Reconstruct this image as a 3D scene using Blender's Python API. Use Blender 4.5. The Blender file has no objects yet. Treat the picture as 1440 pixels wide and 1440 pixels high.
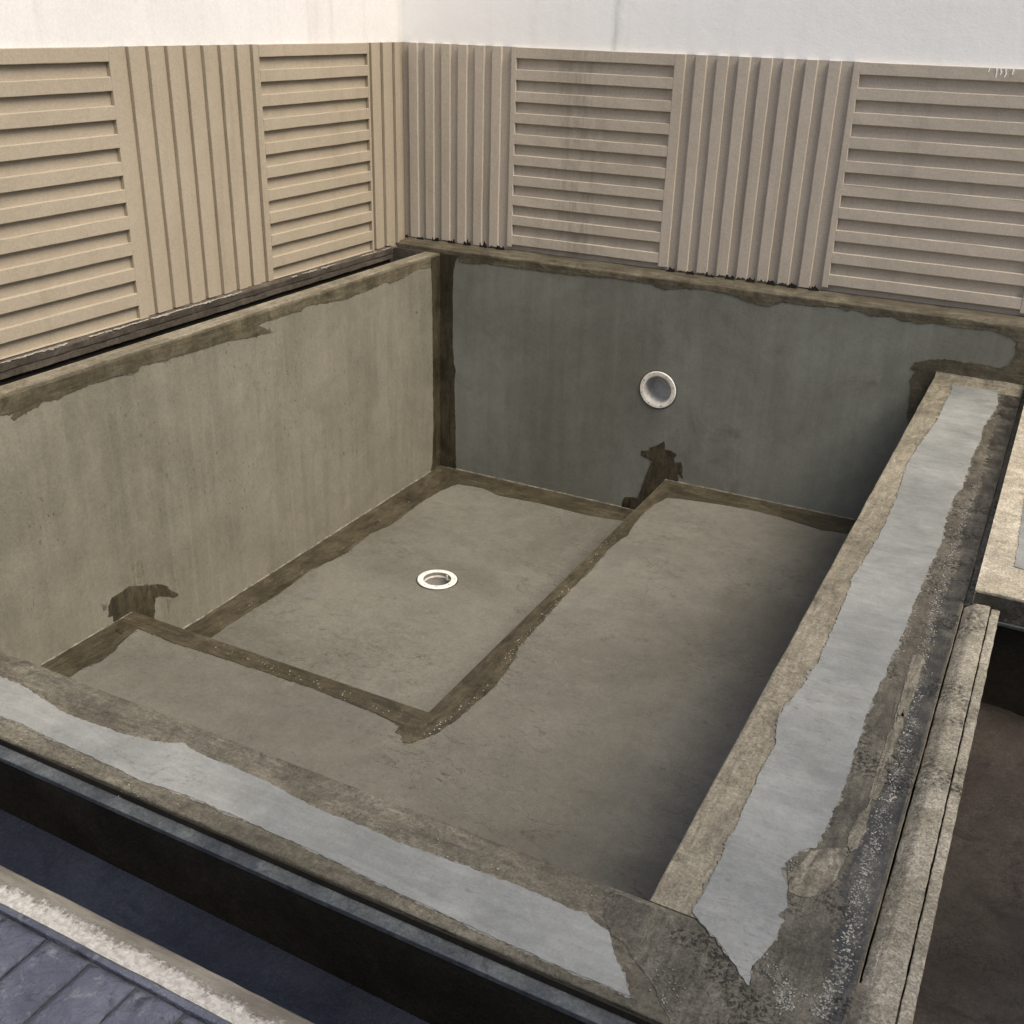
import bpy, bmesh, math, random
from mathutils import Vector, Matrix, noise
from mathutils.geometry import tessellate_polygon, delaunay_2d_cdt
R_ = math.radians
random.seed(11)
S = bpy.context.scene
C = S.collection

# ------------------------------------------------------------------ camera
YAW, PITCH, ROLL, FPX, H = R_(26.745), R_(24.892), R_(1.661), 1511.17, 1.6
cy, sy, cp, sp, cr, sr = math.cos(YAW), math.sin(YAW), math.cos(PITCH), math.sin(PITCH), math.cos(ROLL), math.sin(ROLL)
fw = Vector((-sy*cp, cy*cp, -sp)); r0 = Vector((cy, sy, 0)); u0 = r0.cross(fw)
rt = cr*r0 + sr*u0; up = -sr*r0 + cr*u0
cam = bpy.data.cameras.new('camera'); co = bpy.data.objects.new('camera', cam); C.objects.link(co)
m = Matrix.Identity(4)
for i in range(3):
    m[i][0], m[i][1], m[i][2] = rt[i], up[i], -fw[i]
m[2][3] = H
co.matrix_world = m
cam.sensor_width = 36; cam.lens = 36*FPX/1440; cam.clip_start = .05; cam.clip_end = 500
S.camera = co

# ------------------------------------------------------------------ light
SUN_EL, SUN_AZ = 56, -14           # azimuth from +X towards +Y
w = bpy.data.worlds.new('World'); S.world = w; w.use_nodes = True
nt = w.node_tree; nt.nodes.clear()
out = nt.nodes.new('ShaderNodeOutputWorld'); bg = nt.nodes.new('ShaderNodeBackground'); sk = nt.nodes.new('ShaderNodeTexSky')
sk.sky_type = 'NISHITA'; sk.sun_disc = False; sk.sun_elevation = R_(SUN_EL); sk.sun_rotation = R_(90-SUN_AZ)
sk.air_density = 1.0; sk.dust_density = 4.0; sk.ozone_density = .6
bg.inputs[1].default_value = .11
nt.links.new(sk.outputs[0], bg.inputs[0]); nt.links.new(bg.outputs[0], out.inputs[0])
sun = bpy.data.lights.new('sun', 'SUN'); sun.energy = 2.4; sun.angle = R_(34); sun.color = (1, .93, .81)
so = bpy.data.objects.new('sun', sun); C.objects.link(so)
sd = Vector((math.cos(R_(SUN_EL))*math.cos(R_(SUN_AZ)), math.cos(R_(SUN_EL))*math.sin(R_(SUN_AZ)), math.sin(R_(SUN_EL))))
so.rotation_euler = (-sd).to_track_quat('-Z', 'Y').to_euler(); so.location = sd*20
S.view_settings.view_transform = 'Standard'; S.view_settings.look = 'None'; S.view_settings.gamma = 1
S.view_settings.use_curve_mapping = False; S.view_settings.exposure = 0.78
S.render.engine = 'CYCLES'; S.render.resolution_x = S.render.resolution_y = 1024

# ------------------------------------------------------------------ measures (metres)
XP, XR = -4.06, -.563           # pool inner faces: left, right
YF, YB = 1.905, 6.77            # front, back
YO = 1.593                      # outer face of the front rim
XW, YW = -4.46, 6.95            # faces of the two boundary walls
ZF, ZN, ZT = -1.668, -1.378, -.324   # deep floor, bench, rim
XN, YN = -2.2, 3.555            # bench edges
ZL = .05                        # ledge on the back wall
ZK = -.32                       # kerb / terrace
XO = -4.19                      # outer face of the left pool wall
XE = 1.5                        # far side of the catch basin

# ------------------------------------------------------------------ materials
def srgb(r, g, b):
    f = lambda c: (c/255/12.92 if c/255 <= .04045 else ((c/255+.055)/1.055)**2.4)
    return (f(r), f(g), f(b), 1)
class NT:
    def __init__(s, name):
        s.m = bpy.data.materials.new(name); s.m.use_nodes = True
        s.t = s.m.node_tree; s.t.nodes.clear()
        s.o = s.n('ShaderNodeOutputMaterial'); s.b = s.n('ShaderNodeBsdfPrincipled'); s.l(s.b.outputs[0], s.o.inputs[0])
        s.pos = s.n('ShaderNodeNewGeometry').outputs['Position']
    def n(s, t, **k):
        x = s.t.nodes.new(t)
        for a, v in k.items(): setattr(x, a, v)
        return x
    def l(s, a, b): s.t.links.new(a, b)
    def map(s, sc, rot=(0, 0, 0)):
        x = s.n('ShaderNodeMapping'); x.inputs['Scale'].default_value = sc; x.inputs['Rotation'].default_value = rot
        s.l(s.pos, x.inputs[0]); return x.outputs[0]
    def noise(s, scale, detail=5, rough=.6, vec=None, dist=0):
        x = s.n('ShaderNodeTexNoise'); x.inputs['Scale'].default_value = scale; x.inputs['Detail'].default_value = detail
        x.inputs['Roughness'].default_value = rough; x.inputs['Distortion'].default_value = dist
        s.l(vec or s.pos, x.inputs['Vector']); return x.outputs[0]
    def ramp(s, v, a, b, lo=0, hi=1):
        x = s.n('ShaderNodeMapRange'); x.interpolation_type = 'SMOOTHSTEP'
        for i, q in zip((1, 2, 3, 4), (a, b, lo, hi)): x.inputs[i].default_value = q
        s.l(v, x.inputs[0]); return x.outputs[0]
    def mix(s, fac, a, b, mode='MIX'):
        x = s.n('ShaderNodeMix', data_type='RGBA', blend_type=mode)
        for idx, v in ((0, fac), (6, a), (7, b)):
            if hasattr(v, 'is_linked'): s.l(v, x.inputs[idx])
            else: x.inputs[idx].default_value = v
        return x.outputs[2]
    def math(s, op, a, b):
        x = s.n('ShaderNodeMath', operation=op)
        for i, v in enumerate((a, b)):
            if hasattr(v, 'is_linked'): s.l(v, x.inputs[i])
            else: x.inputs[i].default_value = v
        return x.outputs[0]
    def bump(s, hs, strength=.4, dist=.004):
        prev = None
        for h, st, d in hs:
            x = s.n('ShaderNodeBump'); x.inputs['Strength'].default_value = st; x.inputs['Distance'].default_value = d
            s.l(h, x.inputs['Height'])
            if prev: s.l(prev, x.inputs['Normal'])
            prev = x.outputs[0]
        s.l(prev, s.b.inputs['Normal'])

def plaster(name, c1, c2, c3=None, streak=0., speck=0., trowel=0., rough=.7, fine=.35, big=1.1, spec=.35, grain=140, glint=0., blot=.22, gr=.4, stroke=None, hair=0.):
    t = NT(name)
    a = t.ramp(t.noise(big, 6, .62, dist=.4), .34, .66)
    col = t.mix(a, c1, c2)
    if c3:
        col = t.mix(t.ramp(t.noise(big*2.7, 7, .7, dist=1.2), .52, .72), col, c3)
    # medium blotches
    col = t.mix(blot, col, t.mix(t.ramp(t.noise(9, 6, .65), .3, .7), (.36, .36, .36, 1), (.64, .64, .64, 1)), 'OVERLAY')
    hs = []
    if streak:
        v = t.map((7, 7, .45))
        st = t.ramp(t.noise(1.6, 6, .62, vec=v), .36, .68)
        col = t.mix(t.math('MULTIPLY', st, streak), col, (c1[0]*.42, c1[1]*.42, c1[2]*.40, 1))
        v2 = t.map((16, 16, .5))
        st2 = t.ramp(t.noise(1.7, 4, .5, vec=v2), .58, .76)
        col = t.mix(t.math('MULTIPLY', st2, streak*.6), col, (min(1, c2[0]*1.5), min(1, c2[1]*1.5), min(1, c2[2]*1.5), 1))
        hs.append((st, .12, .003))
    if trowel:
        tv = t.map((2.2, 5.5, 3), (0, 0, .6))
        tr = t.noise(3.4, 7, .72, vec=tv, dist=3.2)
        tm = t.ramp(t.noise(1.3, 3, .5), .42, .66)
        tw = t.math('MULTIPLY', t.ramp(tr, .54, .68), tm)
        col = t.mix(t.math('MULTIPLY', tw, trowel), col, (c1[0]*.35, c1[1]*.33, c1[2]*.3, 1))
        hs.append((tr, .22, .004))
    if speck:
        sm = t.ramp(t.noise(1.7, 3, .5), .46, .64)
        sp_ = t.math('MULTIPLY', t.ramp(t.noise(48, 3, .55, vec=t.map((1, 1, .6))), .63, .70), sm)
        col = t.mix(t.math('MULTIPLY', sp_, speck), col, (c1[0]*.35, c1[1]*.35, c1[2]*.33, 1))
    if stroke:
        ax_, amt = stroke; sc = [30, 30, 30]; sc['xyz'.index(ax_)] = 4.5
        sn = t.noise(1., 5, .72, vec=t.map(tuple(sc)), dist=1.1)
        col = t.mix(amt, col, t.mix(t.ramp(sn, .33, .67), (.12, .12, .11, 1), (.86, .86, .84, 1)), 'OVERLAY')
        hs.append((sn, .35, .004))
    if hair:
        hn = t.noise(2.6, 5, .6, vec=t.map((1, 1.8, 1), (0, 0, .8)), dist=1.6)
        hm = t.math('MULTIPLY', t.ramp(t.math('ABSOLUTE', t.math('SUBTRACT', hn, .5), 0), 0, .012, 1, 0), t.ramp(t.noise(2.1, 3, .6), .47, .62))
        col = t.mix(t.math('MULTIPLY', hm, hair), col, (c1[0]*.4, c1[1]*.38, c1[2]*.34, 1))
        hm2 = t.math('MULTIPLY', t.ramp(t.math('ABSOLUTE', t.math('SUBTRACT', hn, .57), 0), 0, .009, 1, 0), t.ramp(t.noise(2.7, 3, .6), .5, .66))
        col = t.mix(t.math('MULTIPLY', hm2, hair*.6), col, (min(1, c2[0]*1.6), min(1, c2[1]*1.6), min(1, c2[2]*1.6), 1))
        hs.append((hm, -.4, .003))
    g = t.noise(grain, 3, .7)
    col = t.mix(gr, col, t.mix(t.ramp(g, .3, .7), (.2, .2, .2, 1), (.8, .8, .8, 1)), 'OVERLAY')
    g2 = t.noise(46, 4, .72)
    col = t.mix(gr*.8, col, t.mix(t.ramp(g2, .32, .68), (.28, .28, .28, 1), (.72, .72, .72, 1)), 'OVERLAY')
    t.l(col, t.b.inputs['Base Color'])
    hs += [(g2, fine*.8, .004)]
    hs += [(g, fine, .0022)]
    if glint:
        gl = t.ramp(t.noise(75, 4, .75), .5, .72)
        gm = t.ramp(t.noise(5, 2, .6), .5, .66)
        hs.append((t.math('MULTIPLY', gl, gm), glint, .012))
    t.bump(hs)
    rr = t.ramp(t.noise(6, 5, .6), .3, .7, rough-.1, min(1, rough+.12)); t.l(rr, t.b.inputs['Roughness'])
    t.b.inputs['Specular IOR Level'].default_value = spec
    return t.m

def L3(r, g, b): return (r, g, b, 1)
M = {}
M['pool'] = plaster('pool_plaster', L3(.158, .146, .110), L3(.205, .191, .148), L3(.172, .159, .124), streak=.22, speck=.75, rough=.62, gr=.2)
M['poolb'] = plaster('pool_plaster_grey', L3(.142, .142, .115), L3(.2, .204, .174), L3(.15, .139, .121), streak=.18, speck=.25, rough=.55, gr=.14, big=.8)
M['floor'] = plaster('pool_floor_plaster', L3(.103, .0965, .078), L3(.141, .1335, .110), L3(.114, .1055, .091), trowel=.75, speck=.4, rough=.6, gr=.22, hair=.6, big=.9)
BD = (L3(.034, .0275, .0155), L3(.062, .051, .031), L3(.021, .016, .009))
M['band'] = plaster('dark_sealing_coat', *BD, streak=.4, rough=.5, big=3, spec=.4, blot=.5, stroke=('z', .5))
M['bandh'] = plaster('dark_sealing_smear', *BD, rough=.5, big=4, spec=.4, blot=.7, stroke=('z', .5))
M['bandx'] = plaster('brown_sealing_coat_a', *BD, rough=.5, big=3, glint=.5, spec=.4, blot=.6, stroke=('x', .5))
M['bandy'] = plaster('brown_sealing_coat_b', *BD, rough=.5, big=3, glint=.5, spec=.4, blot=.6, stroke=('y', .5))
M['poolw'] = plaster('faint_damp_smear', L3(.125, .112, .08), L3(.165, .149, .11), rough=.6, big=9, blot=.4, stroke=('z', .4))
M['wash'] = plaster('thin_brown_wash', L3(.075, .065, .045), L3(.115, .104, .08), L3(.062, .053, .036), rough=.6, big=6, blot=.5)
M['washr'] = plaster('thin_grey_wash', L3(.15, .143, .12), L3(.205, .2, .178), L3(.125, .116, .095), rough=.6, big=6, blot=.5)
M['olive'] = plaster('olive_sealing_coat', L3(.070, .059, .036), L3(.115, .10, .066), L3(.046, .037, .021), streak=.3, rough=.6, big=3, blot=.6, stroke=('y', .35))
M['oliveb'] = plaster('olive_sealing_coat_back', L3(.070, .059, .038), L3(.115, .10, .068), L3(.046, .037, .023), streak=.3, rough=.6, big=3, blot=.6, stroke=('x', .35))
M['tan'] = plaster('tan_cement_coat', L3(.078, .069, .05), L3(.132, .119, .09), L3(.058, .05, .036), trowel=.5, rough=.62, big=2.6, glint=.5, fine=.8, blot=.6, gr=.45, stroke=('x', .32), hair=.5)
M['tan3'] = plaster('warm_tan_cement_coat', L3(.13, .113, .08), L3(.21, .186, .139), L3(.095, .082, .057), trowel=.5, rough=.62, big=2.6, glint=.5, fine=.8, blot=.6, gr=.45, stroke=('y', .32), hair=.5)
M['tan2'] = plaster('pale_cement_coat', L3(.115, .102, .077), L3(.165, .149, .117), L3(.085, .075, .056), rough=.7, big=6, fine=.8, glint=.8, blot=.6, gr=.5, stroke=('y', .6))
M['lap'] = plaster('grey_brown_lap_coat', L3(.064, .057, .042), L3(.102, .092, .071), L3(.042, .037, .028), trowel=.8, rough=.5, big=5, fine=.9, glint=1., blot=.7, gr=.5, stroke=('y', .4), hair=.6)
M['grey'] = plaster('blue_grey_coat', L3(.168, .173, .162), L3(.248, .250, .233), L3(.195, .2, .198), trowel=.6, rough=.4, fine=.2, big=2.2, blot=.3, gr=.14, spec=.5, stroke=('x', .10), hair=.4)
M['wet'] = plaster('dark_damp_cement', L3(.022, .021, .018), L3(.062, .057, .046), L3(.015, .015, .014), rough=.34, big=9, glint=1., fine=.9, spec=.6, blot=.8, gr=.6, stroke=('y', .5))
M['black'] = plaster('black_waterproof_and_shade', L3(.014, .0115, .0085), L3(.025, .021, .0155), rough=.65, big=3, spec=.2)  # waterproof coat, also paints shade in the gutter and rim step
M['navy'] = plaster('dark_blue_trough_coat', L3(.0085, .0105, .0185), L3(.014, .0172, .028), L3(.007, .009, .0155), trowel=.6, rough=.5, big=2, spec=.22)
M['bluec'] = plaster('blue_grey_ledge_coat', L3(.035, .04, .046), L3(.085, .093, .095), L3(.028, .033, .043), rough=.6, big=5, blot=.6)
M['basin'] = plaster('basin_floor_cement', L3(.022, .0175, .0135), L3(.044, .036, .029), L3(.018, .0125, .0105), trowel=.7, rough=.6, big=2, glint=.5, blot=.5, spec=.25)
M['lip'] = plaster('rough_lip_cement', L3(.20, .178, .132), L3(.28, .253, .197), L3(.165, .148, .108), rough=.75, big=7, fine=1., glint=.9, grain=150, blot=.35, gr=.7)
M['slab'] = plaster('warm_slab_cement', L3(.28, .243, .178), L3(.39, .348, .272), L3(.205, .177, .13), trowel=.6, rough=.75, big=3, fine=.9, glint=.6, blot=.6, gr=.6)
M['plinth'] = plaster('brown_plinth_cement', L3(.055, .045, .034), L3(.09, .075, .058), L3(.04, .032, .024), rough=.8, big=4, fine=.9, blot=.6)
M['crumb'] = plaster('mortar_crumb', L3(.10, .095, .08), L3(.30, .29, .255), rough=.3, big=30, fine=.9, spec=.7)
M['flake'] = plaster('white_cement_flake', L3(.26, .235, .19), L3(.42, .39, .33), rough=.9, big=12, fine=.9)
M['flake2'] = plaster('pale_joint_mortar', L3(.10, .09, .066), L3(.20, .185, .15), rough=.8, big=20, fine=.9, blot=.6)
M['earth'] = plaster('bare_earth', L3(.16, .13, .09), L3(.22, .18, .13), rough=.95, big=.6)

def wallpaint(name, c1, c2, streak, stain=None):
    t = NT(name)
    a = t.ramp(t.noise(.9, 6, .6), .3, .7); col = t.mix(a, c1, c2)
    v = t.map((5, 5, .5)); st = t.ramp(t.noise(1.5, 6, .65, vec=v), .5, .75)
    col = t.mix(t.math('MULTIPLY', st, streak), col, (c1[0]*.62, c1[1]*.62, c1[2]*.58, 1))
    if stain:
        sx = t.n('ShaderNodeSeparateXYZ'); t.l(t.pos, sx.inputs[0])
        d = t.math('ABSOLUTE', t.math('SUBTRACT', sx.outputs[0], stain[0]), 0)
        mk = t.math('MULTIPLY', t.ramp(d, 0, stain[1], 1, 0), t.ramp(t.noise(1.6, 7, .7, vec=t.map((11, 11, 1.2))), .38, .68))
        col = t.mix(t.math('MULTIPLY', mk, .6), col, (c1[0]*.52, c1[1]*.55, c1[2]*.54, 1))
    g = t.noise(90, 6, .72)
    col = t.mix(.3, col, t.mix(t.ramp(g, .25, .75), (.3, .3, .3, 1), (.7, .7, .7, 1)), 'OVERLAY')
    t.l(col, t.b.inputs['Base Color'])
    t.bump([(t.noise(14, 5, .55), .3, .006), (g, .5, .0025)])
    t.b.inputs['Roughness'].default_value = .72; t.b.inputs['Specular IOR Level'].default_value = .3
    return t.m
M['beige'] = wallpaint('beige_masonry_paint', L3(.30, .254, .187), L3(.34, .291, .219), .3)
M['beigeb'] = wallpaint('beige_paint_relit_stained', L3(.41, .358, .286), L3(.455, .40, .327), .35, stain=(-3.1, .38))  # stained; same beige, lightened and greyed to paint the back wall's light
M['whitel'] = wallpaint('cream_white_paint_sun_toned', L3(.615, .595, .575), L3(.67, .65, .63), .3)  # wall white darkened on the left to offset its strong sun
M['white'] = wallpaint('white_wall_paint', L3(.86, .85, .82), L3(.9, .89, .865), .10, stain=(-2.86, .10))  # wall white brightened to make up for weaker light on the back
def plastic(name, c, rough):
    t = NT(name)
    col = t.mix(t.ramp(t.noise(40, 4, .6), .35, .7), c, (c[0]*.82, c[1]*.79, c[2]*.72, 1)); t.l(col, t.b.inputs['Base Color'])
    t.b.inputs['Roughness'].default_value = rough
    t.bump([(t.noise(90, 3, .5), .12, .001)]); return t.m
M['pvc'] = plastic('white_plastic', L3(.78, .75, .69), .38)
M['pvcin'] = plastic('pale_grey_plastic', L3(.48, .48, .47), .35)
M['pvcdk'] = plastic('shaded_grey_plastic', L3(.2, .195, .18), .5)  # darker plastic paints the shade inside the drain cup
M['hole'] = plastic('screw_hole_dark', L3(.05, .045, .04), .6)
def tilemat():
    t = NT('stamped_slate_concrete')
    col = t.mix(t.ramp(t.noise(3, 6, .65), .3, .7), L3(.062, .068, .096), L3(.13, .138, .178))
    col = t.mix(t.ramp(t.noise(22, 6, .75, dist=1.), .52, .72), col, L3(.21, .215, .235))
    col = t.mix(t.ramp(t.noise(16, 6, .75, dist=.6), .52, .7), col, L3(.036, .039, .055))
    t.l(col, t.b.inputs['Base Color'])
    t.bump([(t.noise(24, 6, .7, dist=.5), 1., .016), (t.noise(110, 3, .7), .8, .004)])
    t.b.inputs['Roughness'].default_value = .62; t.b.inputs['Specular IOR Level'].default_value = .4
    return t.m
M['tile'] = tilemat()
M['joint'] = plaster('dark_paving_joint', L3(.03, .031, .035), L3(.075, .075, .07), L3(.02, .021, .026), rough=.9, big=14, fine=.9, blot=.6)
def kerbmat():
    t = NT('kerb_cement')
    sx = t.n('ShaderNodeSeparateXYZ'); t.l(t.pos, sx.inputs[0])
    y = t.math('ADD', sx.outputs[1], t.math('ADD', t.math('MULTIPLY', t.math('SUBTRACT', t.noise(11, 7, .7), .5), .07), t.math('MULTIPLY', t.math('SUBTRACT', t.noise(95, 5, .7), .5), .075)))
    f = t.ramp(y, 1.186, 1.212)
    white = t.mix(t.ramp(t.noise(60, 6, .7), .35, .7), L3(.38, .355, .315), L3(.6, .575, .525))
    tan = t.mix(t.ramp(t.noise(5, 6, .65, vec=t.map((1, 6, 6))), .3, .7), L3(.10, .088, .068), L3(.205, .185, .15))
    t.l(t.mix(f, white, tan), t.b.inputs['Base Color'])
    inv = t.math('SUBTRACT', 1., f)
    t.bump([(t.math('MULTIPLY', t.noise(120, 4, .75), inv), .9, .007), (t.noise(160, 4, .6), .4, .002)])
    t.b.inputs['Roughness'].default_value = .85
    return t.m
M['kerb'] = kerbmat()

# ------------------------------------------------------------------ mesh helpers
def thing(name, label, cat, loc=(0, 0, 0), group=None, kind=None):
    o = bpy.data.objects.new(name, None); C.objects.link(o); o.location = loc; o.empty_display_size = .1
    if kind: o['kind'] = kind
    o['label'] = label
    if cat: o['category'] = cat
    if group: o['group'] = group
    return o
def base(parent):
    v = Vector((0, 0, 0))
    while parent: v += parent.location; parent = parent.parent
    return v
def link(name, me, mat, parent=None, loc=None, smooth=False, label=None):
    """mesh vertices are in world space; the object keeps its parent's origin"""
    o = bpy.data.objects.new(name, me); C.objects.link(o)
    if mat and not me.materials: me.materials.append(mat)
    if smooth:
        for p in me.polygons: p.use_smooth = True
    if parent:
        o.parent = parent
    if loc is not None: o.location = Vector(loc)-base(parent)
    else: o.location = -base(parent)
    if label: o['label'] = label
    return o
def mesh(name, vs, fs):
    me = bpy.data.meshes.new(name); me.from_pydata([tuple(v) for v in vs], [], fs); me.validate(); me.update()
    bm = bmesh.new(); bm.from_mesh(me); bmesh.ops.recalc_face_normals(bm, faces=bm.faces); bm.to_mesh(me); bm.free()
    return me
def rnd(x, s): return noise.noise(Vector((x, s*7.31, s*3.7)))
def bevelprof(pts, bev):
    """round every convex corner of a closed 2-D profile; bev is one radius or a list"""
    n = len(pts); o = []
    for i, p in enumerate(pts):
        b = bev[i] if isinstance(bev, (list, tuple)) else bev
        if not b: o.append(p); continue
        a = Vector(pts[i-1])-Vector(p); c = Vector(pts[(i+1) % n])-Vector(p)
        ba = min(b, a.length*.45); bc = min(b, c.length*.45)
        p0 = Vector(p)+a.normalized()*ba; p2 = Vector(p)+c.normalized()*bc
        for k in range(4):
            t = k/3; q = p0*(1-t)**2+Vector(p)*2*t*(1-t)+p2*t*t; o.append((q.x, q.y))
    return o
def prof(name, pts, axis, a0, a1, mat, parent=None, seg=.06, jit=.0015, seed=0, freq=5., label=None, extra=None):
    """closed profile run along an axis. axis 'x': pts=(y,z); 'y': pts=(x,z); 'z': pts=(x,y)"""
    n = len(pts); k = max(1, int((a1-a0)/seg)); vs = []; fs = []
    for i in range(k+1):
        a = a0+(a1-a0)*i/k
        for j, (u, v) in enumerate(pts):
            s = seed+round(u*37)*.13+round(v*29)*.17
            du = jit*(rnd(a*freq, s)+.6*rnd(a*freq*4.3, s+5)); dv = jit*(rnd(a*freq, s+9)+.6*rnd(a*freq*4.3, s+15))
            if extra:
                e = extra(a, u, v); du += e[0]; dv += e[1]
            q = (u+du, v+dv)
            vs.append((a, q[0], q[1]) if axis == 'x' else (q[0], a, q[1]) if axis == 'y' else (q[0], q[1], a))
    for i in range(k):
        for j in range(n):
            fs.append((i*n+j, i*n+(j+1) % n, (i+1)*n+(j+1) % n, (i+1)*n+j))
    fs.append(tuple(range(n))); fs.append(tuple(k*n+j for j in range(n)))
    return link(name, mesh(name, vs, fs), mat, parent, label=label)
def rect(u0, u1, v0, v1): return [(u0, v0), (u1, v0), (u1, v1), (u0, v1)]
def box(name, x0, x1, y0, y1, z0, z1, mat, parent=None, bev=.004, jit=.001, seed=0, label=None, seg=.08):
    d = (x1-x0, y1-y0, z1-z0); ax = d.index(max(d))
    if ax == 0: return prof(name, bevelprof(rect(y0, y1, z0, z1), bev), 'x', x0, x1, mat, parent, seg, jit, seed, label=label)
    if ax == 1: return prof(name, bevelprof(rect(x0, x1, z0, z1), bev), 'y', y0, y1, mat, parent, seg, jit, seed, label=label)
    return prof(name, bevelprof(rect(x0, x1, y0, y1), bev), 'z', z0, z1, mat, parent, seg, jit, seed, label=label)

# planes: pixel of the 1440 photograph -> point on a known surface
def ray(x, y): return (fw + rt*((x-720)/FPX) + up*((720-y)/FPX))
PL = {'L': (0, XP), 'B': (1, YB), 'F': (2, ZF), 'N': (2, ZN), 'T': (2, ZT), 'S': (2, -.25), 'W': (1, YW), 'V': (0, XW)}
def on(pl, x, y):
    ax, val = PL[pl]; d = ray(x, y); t = (val-(0, 0, H)[ax])/d[ax]
    p = Vector((0, 0, H))+d*t
    return tuple(p[i] for i in range(3) if i != ax)
def rough(pts, amp=.006, step=.012, seed=0):
    step *= .55
    """torn, brushed edge along a polyline"""
    o = []; s = 0
    for a, b in zip(pts, pts[1:]):
        a = Vector(a); b = Vector(b); d = b-a
        if d.length < 1e-6: continue
        nrm = Vector((-d.y, d.x)).normalized(); k = max(1, int(d.length/step))
        for i in range(k):
            t = i/k; ss = s+d.length*t
            q = a+d*t+nrm*amp*(rnd(ss*14, seed)+.75*rnd(ss*43, seed+3)+.7*rnd(ss*110, seed+6)+.4*rnd(ss*260, seed+8))
            o.append((q.x, q.y))
        s += d.length
    o.append(tuple(pts[-1])); return o
def sheet(name, pl, outline, mat, parent, thick=.003, side=1, lift=0., label=None):
    """a thin coat with its own outline and thickness on plane pl"""
    ax, val = PL[pl]; n = len(outline)
    cv, ce, cf, *_ = delaunay_2d_cdt([Vector((q[0], q[1])) for q in outline], [], [list(range(n))], 1, 1e-6)
    def P(q, h):
        v = [q[0], q[1]]; v.insert(ax, val+side*(h+lift)); return tuple(v)
    k = len(cv); cnt = {}
    for f in cf:
        for i in range(len(f)):
            e = (f[i], f[(i+1) % len(f)]); key = tuple(sorted(e)); cnt.setdefault(key, []).append(e)
    vs = [P(q, -.001) for q in cv]+[P(q, thick) for q in cv]
    fs = [tuple(k+i for i in f) for f in cf]
    fs += [(e[0][1], e[0][0], k+e[0][0], k+e[0][1]) for e in cnt.values() if len(e) == 1]
    me = bpy.data.meshes.new(name); me.from_pydata(vs, [], fs); me.update()
    bm = bmesh.new(); bm.from_mesh(me); bmesh.ops.recalc_face_normals(bm, faces=bm.faces)
    nv = Vector((0, 0, 0)); nv[ax] = side
    tops = [f for f in bm.faces if abs(f.normal[ax]) > .99]
    if tops and sum(f.normal.dot(nv) for f in tops) < 0: bmesh.ops.reverse_faces(bm, faces=bm.faces)
    bm.to_mesh(me); bm.free()
    return link(name, me, mat, parent, label=label)
def coat(name, pl, free, close, mat, wash, parent, amp=.005, step=.011, seed=0, side=1, lift=0., thick=.003, label=None, pre=None):
    free = [tuple(q) for q in free]
    if wash:
        sheet('thin_wash', pl, (pre or [])+rough(free, amp*2.6, step*1.3, seed+71)+close, wash, parent, .0012, side)
    return sheet(name, pl, (pre or [])+rough(free, amp, step, seed)+close, mat, parent, thick, side, lift, label)
def px(pl, pts): return [on(pl, *p) for p in pts]
def zoom(x0, y0, s, pts): return [(x0+a/s, y0+b/s) for a, b in pts]

# ------------------------------------------------------------------ ground and terrace
def quadmesh(name, rects, z, mat, parent=None):
    vs = []; fs = []
    for x0, x1, y0, y1 in rects:
        b = len(vs); vs += [(x0, y0, z), (x1, y0, z), (x1, y1, z), (x0, y1, z)]; fs.append((b, b+1, b+2, b+3))
    return link(name, mesh(name, vs, fs), mat, parent)
g = quadmesh('ground', [(-90, -4.7, -90, 90), (XE+.16, 90, -90, 6.9), (XE+.16, 90, 7.2, 90), (-4.7, XE+.16, 7.2, 90), (-4.7, XE+.16, -90, -3)], -.345, M['earth'])
g['kind'] = 'structure'; g['label'] = 'bare earth around the walled yard'
ter = thing('terrace', 'blue grey stamped slate pattern terrace paving beside the pool trough', None, (-1.7, .5, ZK), kind='structure')
box('paving_bed', XW, XE, -3, 1.156, -.6, -.334, M['joint'], ter, bev=0, jit=0)
box('paved_apron', XW, XE, -2.99, -.1, -.333, ZK, M['tile'], ter, bev=.006)
prof('border_strip', bevelprof(rect(1.139, 1.155, -.3335, ZK), [0, 0, .004, .004]), 'x', XW+.01, XE-.01, M['tile'], ter, seg=.02, jit=.002, freq=9)
TW, TL = .1365, .305
def tilemesh(k):
    nx, ny = 8, 16; vs = []; fs = []
    a, b = TW/2-.0035, TL/2-.0035
    for i in range(nx+1):
        for j in range(ny+1):
            u, v = -1+2*i/nx, -1+2*j/ny
            e = max(abs(u), abs(v) if True else 0)
            du = min(1-abs(u), 1); dv = min((1-abs(v))*TL/TW, 1)
            d = min(du, dv)
            h = -.007*max(0, 1-d/.07)**2
            h += .0022*noise.fractal(Vector((u*1.6+k*9, v*3.2, k*3.1)), .9, 2.1, 4)
            jx = .0018*noise.noise(Vector((v*3, k*5., i*.1))) if abs(u) == 1 else 0
            vs.append((u*a+jx, v*b, h))
    for i in range(nx):
        for j in range(ny):
            q = i*(ny+1)+j; fs.append((q, q+ny+1, q+ny+2, q+1))
    n0 = len(vs); ring = [i*(ny+1) for i in range(nx+1)]+[nx*(ny+1)+j for j in range(1, ny+1)]+[i*(ny+1)+ny for i in range(nx-1, -1, -1)]+[j for j in range(ny-1, 0, -1)]
    for r in ring: vs.append((vs[r][0], vs[r][1], -.0125))
    for i in range(len(ring)):
        j = (i+1) % len(ring); fs.append((ring[i], ring[j], n0+j, n0+i))
    me = mesh('paving_tile', vs, fs)
    for p in me.polygons: p.use_smooth = True
    me.materials.append(M['tile']); return me
tms = [tilemesh(k) for k in range(5)]
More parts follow.
